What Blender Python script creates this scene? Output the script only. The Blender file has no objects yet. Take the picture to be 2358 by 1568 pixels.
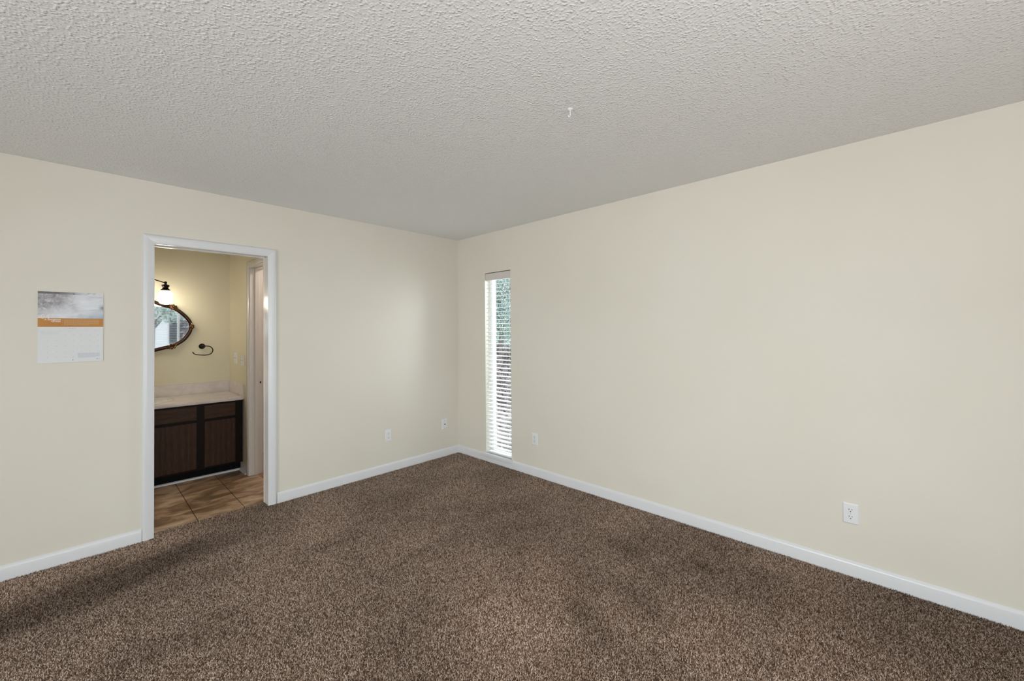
import bpy, bmesh, math, random
from mathutils import Vector, Matrix
S = bpy.context.scene
COL = S.collection
R = math.radians
random.seed(7)

# ------------------------------------------------------------------ camera, sky, lights, exposure
# world frame: origin = far room corner at carpet level, left wall is y=0, right wall is x=0, z up
cam_d = bpy.data.cameras.new('camera'); cam = bpy.data.objects.new('camera', cam_d); COL.objects.link(cam)
YAW, PIT, ROL = 0.8086, 0.0122, -0.0081
fw = Vector((math.sin(YAW)*math.cos(PIT), math.cos(YAW)*math.cos(PIT), math.sin(PIT)))
rt = Vector((math.cos(YAW), -math.sin(YAW), 0)); up = rt.cross(fw)
rt2 = math.cos(ROL)*rt + math.sin(ROL)*up; up2 = -math.sin(ROL)*rt + math.cos(ROL)*up
cam.matrix_world = Matrix(((rt2.x, up2.x, -fw.x, -3.0054), (rt2.y, up2.y, -fw.y, -3.7326),
                           (rt2.z, up2.z, -fw.z, 1.3983), (0, 0, 0, 1)))
cam_d.sensor_width = 36; cam_d.lens = 943.66*36/2358; cam_d.shift_y = -35.92/2358
cam_d.clip_start = 0.02
S.camera = cam

W = bpy.data.worlds.new('overcast_sky'); S.world = W; W.use_nodes = True
bg = W.node_tree.nodes['Background']
bg.inputs[0].default_value = (0.86, 0.93, 1.0, 1); bg.inputs[1].default_value = 2.6

def area(name, loc, rot, sx, sy, power, color, spread=180):
    d = bpy.data.lights.new(name, 'AREA'); d.shape = 'RECTANGLE'; d.size = sx; d.size_y = sy
    d.energy = power; d.color = color; d.spread = R(spread)
    o = bpy.data.objects.new(name, d); COL.objects.link(o); o.location = loc; o.rotation_euler = rot
    return o
# added fill light, as daylight through an invented window left of the camera (its pane stands at x=-6.7)
area('added_daylight_side', (-6.82, -2.95, 1.28), (0, R(-90), 0), 1.7, 1.9, 76, (1.0, .99, .98), 110)
# added fill light, as daylight through an invented glass door behind the camera
area('added_daylight_back', (-3.05, -6.42, 1.18), (R(90), 0, 0), 1.7, 1.95, 36, (1.0, .99, .98), 110)
# daylight falling through the tall narrow window near the corner
area('daylight_narrow', (1.3, -1.1, 1.9), (0, R(80), R(-8)), 1.6, 1.6, 135, (.96, .98, 1.0))
sd = bpy.data.lights.new('hazy_sun', 'SUN'); sd.energy = 2.6; sd.angle = R(14); sd.color = (1, .97, .92)
so = bpy.data.objects.new('hazy_sun', sd); COL.objects.link(so); so.rotation_euler = Vector((.42, .40, -.82)).to_track_quat('-Z', 'Y').to_euler()
UPW = 33                                    # watts of the added uplighter behind the camera
S.view_settings.view_transform = 'Standard'; S.view_settings.look = 'None'
S.view_settings.gamma = 1; S.view_settings.use_curve_mapping = False
S.view_settings.exposure = 0.0

# ------------------------------------------------------------------ helpers
WLOC = {}
def link_mesh(name, bm, mat, parent=None, smooth=False, origin=None):
    """bm in world coordinates (or in the parent's local ones when the parent is rotated)"""
    bmesh.ops.recalc_face_normals(bm, faces=bm.faces)
    org = Vector(origin) if origin is not None else (WLOC.get(parent.name, Vector((0, 0, 0))) if parent else Vector((0, 0, 0)))
    bmesh.ops.translate(bm, verts=bm.verts, vec=-org)
    me = bpy.data.meshes.new(name); bm.to_mesh(me); bm.free()
    for m in (mat if isinstance(mat, (list, tuple)) else [mat]): me.materials.append(m)
    if smooth:
        for p in me.polygons: p.use_smooth = True
        me.set_sharp_from_angle(angle=R(40))
    o = bpy.data.objects.new(name, me); COL.objects.link(o)
    if parent: o.parent = parent
    else: o.location = org
    WLOC[o.name] = org
    return o
def tag(o, label, cat, group=None, kind=None):
    o['label'] = label; o['category'] = cat
    if group: o['group'] = group
    if kind: o['kind'] = kind
    return o
def thing(name, loc, label, cat, group=None, kind=None, rotz=0, local=False):
    o = bpy.data.objects.new(name, None); COL.objects.link(o); o.location = loc; o.rotation_euler = (0, 0, rotz)
    o.empty_display_size = 0.1
    WLOC[o.name] = Vector((0, 0, 0)) if local else Vector(loc)
    return tag(o, label, cat, group, kind)
def struct(name, bm, mat, label, cat, smooth=False):
    return tag(link_mesh(name, bm, mat, None, smooth), label, cat, kind='structure')
def B(): return bmesh.new()
def box(bm, x0, x1, y0, y1, z0, z1, bev=0, seg=2, mi=0):
    r = bmesh.ops.create_cube(bm, size=1.0)
    vs = r['verts']
    for v in vs:
        v.co = Vector(((x0+x1)/2 + v.co.x*(x1-x0), (y0+y1)/2 + v.co.y*(y1-y0), (z0+z1)/2 + v.co.z*(z1-z0)))
    fs = set(f for v in vs for f in v.link_faces)
    for f in fs: f.material_index = mi
    if bev:
        es = list(set(e for v in vs for e in v.link_edges))
        rr = bmesh.ops.bevel(bm, geom=es, offset=bev, segments=seg, profile=0.5, affect='EDGES')
        for f in rr['faces']: f.material_index = mi
def prism(bm, prof, a0, a1, fn):
    """closed profile [(p,q)] extruded from a0 to a1; fn(a,p,q)->xyz; a0/a1 may be functions of (p,q) for mitres"""
    A0 = a0 if callable(a0) else (lambda p, q: a0); A1 = a1 if callable(a1) else (lambda p, q: a1)
    l0 = [bm.verts.new(fn(A0(p, q), p, q)) for p, q in prof]; l1 = [bm.verts.new(fn(A1(p, q), p, q)) for p, q in prof]
    n = len(prof)
    for i in range(n):
        bm.faces.new((l0[i], l0[(i+1) % n], l1[(i+1) % n], l1[i]))
    bm.faces.new(l0[::-1]); bm.faces.new(l1)
def tube(bm, pts, rad, seg=10, closed=False, prof=None, up=None, mi=0):
    """sweep a circle (or a profile of (side, up) offsets) along pts; rad may be a list"""
    pts = [Vector(p) for p in pts]; n = len(pts)
    rads = rad if isinstance(rad, (list, tuple)) else [rad]*n
    rings = []; prev = None
    for i, p in enumerate(pts):
        a = pts[(i-1) % n] if (closed or i > 0) else p; b = pts[(i+1) % n] if (closed or i < n-1) else p
        t = (b-a).normalized()
        if up is not None: u = Vector(up)
        elif prev is None: u = Vector((0, 0, 1)) if abs(t.z) < .9 else Vector((1, 0, 0))
        else: u = prev
        s = t.cross(u).normalized(); u = s.cross(t).normalized(); prev = u
        ring = []
        pr = prof if prof else [(math.cos(2*math.pi*k/seg), math.sin(2*math.pi*k/seg)) for k in range(seg)]
        for (c, d) in pr: ring.append(bm.verts.new(p + (s*c + u*d)*rads[i]))
        rings.append(ring)
    m = len(rings[0])
    for i in range(n if closed else n-1):
        r0, r1 = rings[i], rings[(i+1) % n]
        for k in range(m):
            f = bm.faces.new((r0[k], r0[(k+1) % m], r1[(k+1) % m], r1[k])); f.material_index = mi
    if not closed:
        bm.faces.new(rings[0][::-1]).material_index = mi; bm.faces.new(rings[-1]).material_index = mi
def lathe(bm, prof, c, seg=28, ax='z', sx=1, sy=1, mi=0):
    """prof [(r,h)] revolved about an axis through c"""
    rings = []
    for r, h in prof:
        ring = []
        for k in range(seg):
            a = 2*math.pi*k/seg; u, v = r*math.cos(a)*sx, r*math.sin(a)*sy
            if ax == 'z': p = (u, v, h)
            elif ax == 'y': p = (u, h, v)
            else: p = (h, u, v)
            ring.append(bm.verts.new(Vector(c)+Vector(p)))
        rings.append(ring)
    for i in range(len(rings)-1):
        for k in range(seg):
            bm.faces.new((rings[i][k], rings[i][(k+1) % seg], rings[i+1][(k+1) % seg], rings[i+1][k])).material_index = mi
    for rg, (r, h) in ((rings[0], prof[0]), (rings[-1], prof[-1])):
        if r > 1e-6: bm.faces.new(rg).material_index = mi
    bmesh.ops.remove_doubles(bm, verts=[v for rg in rings for v in rg], dist=1e-6)
def ball(bm, c, r, sc=(1, 1, 1), seg=14, mi=0, rot=None):
    m = Matrix.Translation(c) @ (rot or Matrix.Identity(4)) @ Matrix.Diagonal((r*sc[0], r*sc[1], r*sc[2], 1))
    rr = bmesh.ops.create_uvsphere(bm, u_segments=seg, v_segments=max(6, seg//2), radius=1, matrix=m)
    for v in rr['verts']:
        for f in v.link_faces: f.material_index = mi
def smooth_path(pts, n=8, closed=False):
    """Catmull-Rom through 3-D points"""
    pts = [Vector(p) for p in pts]; N = len(pts); out = []
    for i in range(N if closed else N-1):
        g = lambda k: pts[k % N] if closed else pts[max(0, min(N-1, k))]
        p0, p1, p2, p3 = g(i-1), g(i), g(i+1), g(i+2)
        for k in range(n):
            t = k/n
            out.append(0.5*((2*p1)+(p2-p0)*t+(2*p0-5*p1+4*p2-p3)*t*t+(3*p1-p0-3*p2+p3)*t**3))
    if not closed: out.append(pts[-1])
    return out
def copy_tree(o, parent=None):
    c = o.copy(); COL.objects.link(c); c.parent = parent
    for ch in list(o.children): copy_tree(ch, c)
    return c
def text_mesh(txt, size, align='LEFT', extrude=0.0002, spacing=1.0, bold=0):
    cu = bpy.data.curves.new('lettering', 'FONT'); cu.body = txt; cu.size = size; cu.align_x = align
    cu.extrude = extrude; cu.space_character = spacing; cu.offset = bold
    ob = bpy.data.objects.new('lettering', cu); COL.objects.link(ob)
    dg = bpy.context.evaluated_depsgraph_get(); me = bpy.data.meshes.new_from_object(ob.evaluated_get(dg))
    bpy.data.objects.remove(ob); bpy.data.curves.remove(cu)
    bm = bmesh.new(); bm.from_mesh(me); bpy.data.meshes.remove(me)
    return bm

# ------------------------------------------------------------------ materials
def srgb(r, g, b):
    f = lambda c: (c/255/12.92) if c/255 <= .04045 else ((c/255+.055)/1.055)**2.4
    return (f(r), f(g), f(b), 1)
class M:
    """thin wrapper on a Principled material with node helpers"""
    def __init__(s, name, col=(.8, .8, .8, 1), rough=.6, metal=0, spec=.5):
        if len(col) == 3: col = (*col, 1)
        s.m = bpy.data.materials.new(name); s.m.use_nodes = True; s.t = s.m.node_tree; s.n = s.t.nodes
        s.p = s.n['Principled BSDF']; s.p.inputs['Base Color'].default_value = col
        s.p.inputs['Roughness'].default_value = rough; s.p.inputs['Metallic'].default_value = metal
        s.p.inputs['Specular IOR Level'].default_value = spec
        s.co = s.n.new('ShaderNodeTexCoord')
    def L(s, a, b): s.t.links.new(a, b)
    def mapping(s, scale=(1, 1, 1), rot=(0, 0, 0), src='Object'):
        m = s.n.new('ShaderNodeMapping'); m.inputs['Scale'].default_value = scale; m.inputs['Rotation'].default_value = rot
        s.L(s.co.outputs[src], m.inputs[0]); return m.outputs[0]
    def noise(s, scale, detail=3, vec=None, rough=.5, dist=0):
        n = s.n.new('ShaderNodeTexNoise'); n.inputs['Scale'].default_value = scale; n.inputs['Detail'].default_value = detail
        n.inputs['Roughness'].default_value = rough; n.inputs['Distortion'].default_value = dist
        s.L(vec if vec else s.co.outputs['Object'], n.inputs['Vector']); return n.outputs['Fac']
    def voro(s, scale, vec=None, out='Color', feature='F1', rand=1):
        n = s.n.new('ShaderNodeTexVoronoi'); n.feature = feature; n.inputs['Scale'].default_value = scale
        n.inputs['Randomness'].default_value = rand
        s.L(vec if vec else s.co.outputs['Object'], n.inputs['Vector']); return n.outputs[out]
    def ramp(s, fac, stops, interp='LINEAR'):
        n = s.n.new('ShaderNodeValToRGB'); n.color_ramp.interpolation = interp
        e = n.color_ramp.elements
        while len(e) < len(stops): e.new(.5)
        for k, (p, c) in enumerate(stops):
            e[k].position = p; e[k].color = c if len(c) == 4 else (*c, 1)
        s.L(fac, n.inputs[0]); return n.outputs[0]
    def mix(s, fac, a, b, mode='MIX'):
        n = s.n.new('ShaderNodeMix'); n.data_type = 'RGBA'; n.blend_type = mode
        for sock, v in ((n.inputs[0], fac), (n.inputs[6], a), (n.inputs[7], b)):
            if isinstance(v, (int, float)): sock.default_value = v
            elif isinstance(v, tuple): sock.default_value = v if len(v) == 4 else (*v, 1)
            else: s.L(v, sock)
        return n.outputs[2]
    def math(s, op, a, b=None, clamp=False):
        n = s.n.new('ShaderNodeMath'); n.operation = op; n.use_clamp = clamp
        for k, v in ((0, a), (1, b)):
            if v is None: continue
            if isinstance(v, (int, float)): n.inputs[k].default_value = v
            else: s.L(v, n.inputs[k])
        return n.outputs[0]
    def color(s, sock): s.L(sock, s.p.inputs['Base Color']); return s
    def bump(s, h, dist=.002, strength=1):
        n = s.n.new('ShaderNodeBump'); n.inputs['Distance'].default_value = dist; n.inputs['Strength'].default_value = strength
        s.L(h, n.inputs['Height']); s.L(n.outputs[0], s.p.inputs['Normal']); return s

def wall_paint(name, col):
    m = M(name, col, .55, spec=.35)
    a = m.noise(1.3, 2); dark = (col[0]*.97, col[1]*.965, col[2]*.95, 1)
    m.color(m.mix(m.ramp(a, [(.35, (0, 0, 0)), (.7, (1, 1, 1))]), dark, col))
    return m.bump(m.noise(260, 2), .0006, .35).m
WALL = wall_paint('cream_wall_paint', (.765, .718, .645, 1))
BWALL = wall_paint('yellow_cream_bathroom_paint', (.755, .70, .55, 1))

m = M('popcorn_ceiling', (.90, .895, .90, 1), .85, spec=.2)
lump = m.ramp(m.voro(105, m.mapping((1, 1, 1)), 'Distance', 'SMOOTH_F1'), [(.0, (1, 1, 1)), (.55, (0, 0, 0))])
sparse = m.ramp(m.noise(60, 2), [(.36, (.15, .15, .15)), (.60, (1, 1, 1))])
fine = m.noise(190, 2)
m.bump(m.math('ADD', m.math('MULTIPLY', lump, sparse), m.math('MULTIPLY', fine, .35)), .0042, .8); CEIL = m.m

m = M('white_semi_gloss_trim', (.745, .745, .77, 1), .3, spec=.5)
m.bump(m.noise(40, 2), .0006, .3); TRIM = m.m
m = M('white_trim_worn', (.83, .80, .79, 1), .22); m.bump(m.noise(60, 2), .0006, .3); TRIM2 = m.m

# carpet: tufts of mixed browns, shading of the pile's lay painted on in soft patches
def carpet_material(pile):
  m = M('brown_pile_tufts' if pile else 'brown_cut_pile_carpet', (.1, .07, .05, 1), .95, spec=.08)
  v1 = m.voro(175); v2 = m.noise(330, 2)
  sep = m.n.new('ShaderNodeSeparateColor'); m.L(v1, sep.inputs[0])
  if pile:
      gi = m.n.new('ShaderNodeNewGeometry'); tuft = gi.outputs['Random Per Island']
  else: tuft = m.math('ADD', m.math('MULTIPLY', sep.outputs[0], .62), m.math('MULTIPLY', v2, .38))
  colr = m.ramp(tuft, [(.05, (.115, .066, .045)), (.35, (.29, .195, .145)), (.65, (.50, .375, .30)), (.95, (.76, .63, .54))] if pile else [(.18, (.048, .028, .019)), (.42, (.165, .108, .078)), (.62, (.31, .225, .175)), (.85, (.56, .45, .375))])
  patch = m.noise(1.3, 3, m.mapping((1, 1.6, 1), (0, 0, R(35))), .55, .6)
  lay_shade = m.ramp(patch, [(.30, (.74, .72, .70)), (.50, (.97, .97, .97)), (.70, (1.14, 1.12, 1.11))])
  # strokes of lighter and darker pile shading painted into the tuft colour: (x, y, length, width, direction, amount)
  def painted_stroke(x, y, ln, wd, ang, amt, prev):
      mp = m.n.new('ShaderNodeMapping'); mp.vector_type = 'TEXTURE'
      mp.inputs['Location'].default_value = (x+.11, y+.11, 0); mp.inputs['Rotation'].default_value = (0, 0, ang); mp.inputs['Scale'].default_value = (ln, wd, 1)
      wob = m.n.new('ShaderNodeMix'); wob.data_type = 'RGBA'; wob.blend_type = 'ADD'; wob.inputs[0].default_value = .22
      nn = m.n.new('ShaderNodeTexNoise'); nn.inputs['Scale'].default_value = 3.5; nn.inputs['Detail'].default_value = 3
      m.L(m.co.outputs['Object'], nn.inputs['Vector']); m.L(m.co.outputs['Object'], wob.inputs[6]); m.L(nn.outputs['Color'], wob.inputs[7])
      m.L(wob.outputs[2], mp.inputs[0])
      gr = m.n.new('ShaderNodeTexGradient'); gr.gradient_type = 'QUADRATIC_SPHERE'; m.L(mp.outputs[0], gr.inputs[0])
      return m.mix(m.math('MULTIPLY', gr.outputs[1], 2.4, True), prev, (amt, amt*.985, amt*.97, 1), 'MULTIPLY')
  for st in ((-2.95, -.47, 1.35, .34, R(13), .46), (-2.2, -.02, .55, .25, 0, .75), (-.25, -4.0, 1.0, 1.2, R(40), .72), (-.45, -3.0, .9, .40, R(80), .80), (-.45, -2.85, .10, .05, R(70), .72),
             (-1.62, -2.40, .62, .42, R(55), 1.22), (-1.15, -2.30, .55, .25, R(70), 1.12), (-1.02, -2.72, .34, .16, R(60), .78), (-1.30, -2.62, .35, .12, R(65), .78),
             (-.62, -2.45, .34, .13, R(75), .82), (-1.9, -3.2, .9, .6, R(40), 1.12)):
      colr = painted_stroke(*st, colr)
  m.color(m.mix(1.0, colr, lay_shade, 'MULTIPLY'))
  dist = m.voro(175, out='Distance')
  if not pile: m.bump(m.math('SUBTRACT', m.math('MULTIPLY', v2, .5), dist), .006, .8)
  return m.m
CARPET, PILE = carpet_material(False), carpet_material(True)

# bathroom tile: 12 inch mottled brown stone-look tile, plank-like strips inside each
m = M('mottled_brown_tile', (.3, .2, .1, 1), .38)
vec = m.mapping((2.6, 4.6, 1))
n1 = m.noise(1.35, 4, vec, .6, .8); n2 = m.noise(9, 3)
c = m.ramp(n1, [(.34, (.06, .030, .014)), (.45, (.20, .118, .062)), (.54, (.47, .325, .215)), (.68, (.80, .62, .46))])
m.color(m.mix(.25, c, m.ramp(n2, [(.3, (.25, .15, .07)), (.7, (.55, .40, .27))])))
m.bump(n1, .001, .3); TILE = m.m
m = M('dark_brown_grout', (.045, .03, .018, 1), .9); m.bump(m.noise(300, 2), .001, .4); GROUT = m.m
m = M('orange_wood_floor', (.42, .22, .10, 1), .4)
m.color(m.ramp(m.noise(6, 3, m.mapping((10, 1, 1))), [(.3, (.30, .15, .07)), (.7, (.5, .29, .15))])); WOODFL = m.m

def wood(name, vert, c0, c1, c2, rough=.45):
    m = M(name, c1, rough)
    sc = (9, 9, 1.1) if vert else (1.1, 9, 11)
    v = m.mapping(sc)
    w = m.n.new('ShaderNodeTexWave'); w.wave_type = 'RINGS'; w.rings_direction = 'Y'; w.inputs['Scale'].default_value = .8
    w.inputs['Distortion'].default_value = 5; w.inputs['Detail'].default_value = 3; w.inputs['Detail Scale'].default_value = .8
    m.L(v, w.inputs[0])
    g = m.noise(14, 4, m.mapping((14, 14, .7) if vert else (.7, 14, 14)), .65)
    f = m.math('ADD', m.math('MULTIPLY', w.outputs[1], .10), m.math('MULTIPLY', g, .84))
    m.p.inputs['Specular IOR Level'].default_value = .15
    m.color(m.ramp(f, [(.2, c0), (.5, c1), (.85, c2)]))
    return m.bump(g, .0006, .3).m
WOODV = wood('walnut_door_veneer', True, (.018, .009, .0055), (.050, .025, .0145), (.105, .056, .032))
WOODH = wood('walnut_drawer_veneer', False, (.020, .010, .0062), (.052, .026, .015), (.10, .054, .033))
m = M('dark_stained_frame', (.009, .0045, .0035, 1), .5, spec=.12)
m.color(m.ramp(m.noise(12, 3, m.mapping((10, 10, .8))), [(.3, (.006, .003, .0025)), (.7, (.014, .007, .005))])); FRAME = m.m
m = M('black_kick_vinyl', (.004, .004, .0042, 1), .7, spec=.12); m.bump(m.noise(60, 2), .001, .2); KICK = m.m
m = M('cultured_marble', (.62, .55, .49, 1), .28)
mv = m.noise(5, 4, m.mapping((1, 1.4, 1.4)), .6, 1.5)
m.color(m.ramp(mv, [(.3, (.66, .58, .55)), (.55, (.75, .68, .65)), (.75, (.79, .74, .71))])); MARBLE = m.m
m = M('white_glazed_sink', (.78, .78, .77, 1), .12); m.bump(m.noise(8, 1), .0005, .1); SINK = m.m
m = M('oil_rubbed_bronze', (.022, .013, .010, 1), .34, .85); m.bump(m.noise(90, 2), .0004, .3); BRONZE = m.m
m = M('antique_gold_frame', (.17, .075, .025, 1), .36, .85)
m.color(m.ramp(m.noise(55, 3), [(.35, (.045, .018, .008)), (.55, (.15, .068, .026)), (.75, (.50, .30, .13))]))
m.bump(m.noise(120, 3), .0012, .5); GOLD = m.m
m = M('antique_brown_frame', (.045, .018, .009, 1), .38, .6)
m.color(m.ramp(m.noise(40, 3), [(.3, (.022, .009, .005)), (.6, (.060, .026, .013)), (.8, (.13, .065, .03))]))
m.bump(m.noise(120, 3), .001, .4); BROWNFR = m.m
m = M('mirror_silver', (.92, .93, .94, 1), .02, 1); MIRROR = m.m
m = M('white_plastic_plate', (.80, .80, .82, 1), .35); m.bump(m.noise(50, 1), .0003, .15); PLATE = m.m
m = M('dark_slot', (.012, .011, .010, 1), .6); m.bump(m.noise(50, 1), .0003, .1); SLOT = m.m
m = M('painted_metal_screw', (.60, .60, .60, 1), .35, .3); m.bump(m.noise(90, 1), .0002, .2); SCREW = m.m
m = M('brass_plate', (.30, .16, .07, 1), .35, .9); m.bump(m.noise(90, 1), .0002, .2); BRASS = m.m
m = M('white_faux_wood_slat', (.80, .80, .79, 1), .42)
m.bump(m.noise(30, 2, m.mapping((20, 1, 20))), .0004, .25); SLAT = m.m
# slat material lets a little daylight through
m = M('valance_faux_wood', (.66, .60, .575, 1), .45)
m.bump(m.noise(30, 3, m.mapping((60, 2, 60))), .0006, .5); VALANCE = m.m
m = M('blind_cord', (.72, .72, .72, 1), .8); m.bump(m.noise(400, 1), .0003, .4); CORD = m.m
m = M('clear_wand', (.70, .68, .62, 1), .2); WAND = m.m
m = M('white_vinyl_frame', (.84, .84, .85, 1), .35); m.bump(m.noise(20, 1), .0003, .1); VINYL = m.m

def glass_pane():
    mt = bpy.data.materials.new('clear_window_glass'); mt.use_nodes = True; t = mt.node_tree; n = t.nodes
    n.remove(n['Principled BSDF']); out = n['Material Output']
    tr = n.new('ShaderNodeBsdfTransparent'); tr.inputs[0].default_value = (.93, .97, .97, 1)
    gl = n.new('ShaderNodeBsdfGlossy'); gl.inputs['Roughness'].default_value = .02
    lw = n.new('ShaderNodeLayerWeight'); lw.inputs[0].default_value = .5
    pw = n.new('ShaderNodeMath'); pw.operation = 'POWER'; pw.inputs[1].default_value = 5
    t.links.new(lw.outputs['Facing'], pw.inputs[0])
    fr = n.new('ShaderNodeMath'); fr.operation = 'MULTIPLY_ADD'; fr.inputs[1].default_value = .6; fr.inputs[2].default_value = .03
    t.links.new(pw.outputs[0], fr.inputs[0])
    mx = n.new('ShaderNodeMixShader')
    t.links.new(fr.outputs[0], mx.inputs[0]); t.links.new(tr.outputs[0], mx.inputs[1]); t.links.new(gl.outputs[0], mx.inputs[2])
    t.links.new(mx.outputs[0], out.inputs[0]); return mt
GLASS = glass_pane()
def opal_glass():
    mt = bpy.data.materials.new('opal_lamp_glass'); mt.use_nodes = True; t = mt.node_tree; n = t.nodes
    n.remove(n['Principled BSDF']); out = n['Material Output']
    tl = n.new('ShaderNodeBsdfTranslucent'); tl.inputs[0].default_value = (.92, .88, .80, 1)
    df = n.new('ShaderNodeBsdfDiffuse'); df.inputs[0].default_value = (.8, .78, .72, 1)
    a = n.new('ShaderNodeMixShader'); a.inputs[0].default_value = .3
    gl = n.new('ShaderNodeBsdfGlossy'); gl.inputs['Roughness'].default_value = .15
    b = n.new('ShaderNodeMixShader'); b.inputs[0].default_value = .05
    tc = n.new('ShaderNodeTexCoord'); sp = n.new('ShaderNodeSeparateXYZ'); t.links.new(tc.outputs['Generated'], sp.inputs[0])
    rp = n.new('ShaderNodeValToRGB'); e = rp.color_ramp.elements      # lamp glow fading towards the neck, painted into glass and emission colour
    e[0].position = .58; e[0].color = (.90, .87, .80, 1); e[1].position = .97; e[1].color = (.012, .010, .006, 1)
    t.links.new(sp.outputs[2], rp.inputs[0]); t.links.new(rp.outputs[0], tl.inputs[0])
    t.links.new(tl.outputs[0], a.inputs[1]); t.links.new(df.outputs[0], a.inputs[2])
    t.links.new(a.outputs[0], b.inputs[1]); t.links.new(gl.outputs[0], b.inputs[2])
    em = n.new('ShaderNodeEmission'); em.inputs[1].default_value = 7.5
    ec = n.new('ShaderNodeMix'); ec.data_type = 'RGBA'; ec.blend_type = 'MULTIPLY'; ec.inputs[0].default_value = 1; ec.inputs[7].default_value = (1, .985, .965, 1)
    t.links.new(rp.outputs[0], ec.inputs[6]); t.links.new(ec.outputs[2], em.inputs[0])
    ad = n.new('ShaderNodeAddShader'); t.links.new(b.outputs[0], ad.inputs[0]); t.links.new(em.outputs[0], ad.inputs[1])
    t.links.new(ad.outputs[0], out.inputs[0]); return mt
OPAL = opal_glass()
m = M('glowing_bulb', (1, 1, 1, 1), .5)
m.p.inputs['Emission Color'].default_value = (1, .96, .90, 1); m.p.inputs['Emission Strength'].default_value = 200; BULB = m.m

def leaf_mat(name, stops, transl=.35):
    mt = bpy.data.materials.new(name); mt.use_nodes = True; t = mt.node_tree; n = t.nodes
    p = n['Principled BSDF']; p.inputs['Roughness'].default_value = .45
    g = n.new('ShaderNodeNewGeometry'); r = n.new('ShaderNodeValToRGB'); e = r.color_ramp.elements
    while len(e) < len(stops): e.new(.5)
    for k, (q, c) in enumerate(stops): e[k].position = q; e[k].color = (*c, 1)
    t.links.new(g.outputs['Random Per Island'], r.inputs[0]); t.links.new(r.outputs[0], p.inputs['Base Color'])
    tl = n.new('ShaderNodeBsdfTranslucent'); t.links.new(r.outputs[0], tl.inputs[0])
    mx = n.new('ShaderNodeMixShader'); mx.inputs[0].default_value = transl
    t.links.new(p.outputs[0], mx.inputs[1]); t.links.new(tl.outputs[0], mx.inputs[2])
    t.links.new(mx.outputs[0], n['Material Output'].inputs[0]); return mt
LEAFG = leaf_mat('evergreen_leaves', [(0, (.06, .10, .10)), (.25, (.24, .34, .32)), (.55, (.44, .56, .52)), (.85, (.62, .72, .67)), (1, (.74, .78, .55))])  # leaf greens lightened, with a bluish outdoor haze mixed into the colour
LEAFD = leaf_mat('dry_twig_leaves', [(0, (.05, .035, .035)), (.35, (.17, .11, .11)), (.7, (.36, .29, .29)), (1, (.52, .48, .49))])
LITTER = leaf_mat('fallen_leaves', [(0, (.06, .04, .04)), (.35, (.20, .14, .135)), (.7, (.36, .31, .315)), (1, (.52, .50, .52))], .1)
m = M('grey_bark', (.16, .13, .12, 1), .9)
m.color(m.ramp(m.noise(14, 4, m.mapping((3, 3, .6))), [(.3, (.07, .055, .05)), (.7, (.26, .22, .20))]))
m.bump(m.noise(18, 4), .01, .6); BARK = m.m
m = M('leaf_strewn_soil', (.3, .24, .22, 1), .95)
m.color(m.ramp(m.voro(14), [(.1, (.06, .04, .04)), (.5, (.20, .155, .15)), (.9, (.36, .32, .33))])); SOIL = m.m
m = M('white_siding', (.82, .82, .82, 1), .6); m.bump(m.noise(6, 1, m.mapping((.1, .1, 8))), .01, .3); SIDING = m.m
m = M('grey_shingles', (.22, .22, .24, 1), .85); m.color(m.ramp(m.voro(9), [(.1, (.13, .13, .15)), (.9, (.30, .30, .33))])); SHINGLE = m.m
m = M('dark_house_window', (.04, .05, .06, 1), .1); HWIN = m.m

# ------------------------------------------------------------------ room shell
ZC = 2.44
XS, YB = -6.6, -6.2                         # hidden side wall (left of the camera) and back wall
T = .107                                    # thickness of the door wall
DX0, DX1, DZ = -2.667, -1.966, 2.012        # doorway of the left wall

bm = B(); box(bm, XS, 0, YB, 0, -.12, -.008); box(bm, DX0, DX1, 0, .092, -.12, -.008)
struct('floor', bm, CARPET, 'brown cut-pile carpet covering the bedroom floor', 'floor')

bm = B(); box(bm, XS-.1, .14, YB-.14, 1.81, ZC, ZC+.1)
struct('ceiling', bm, CEIL, 'white popcorn-textured ceiling over the room', 'ceiling')

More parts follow.
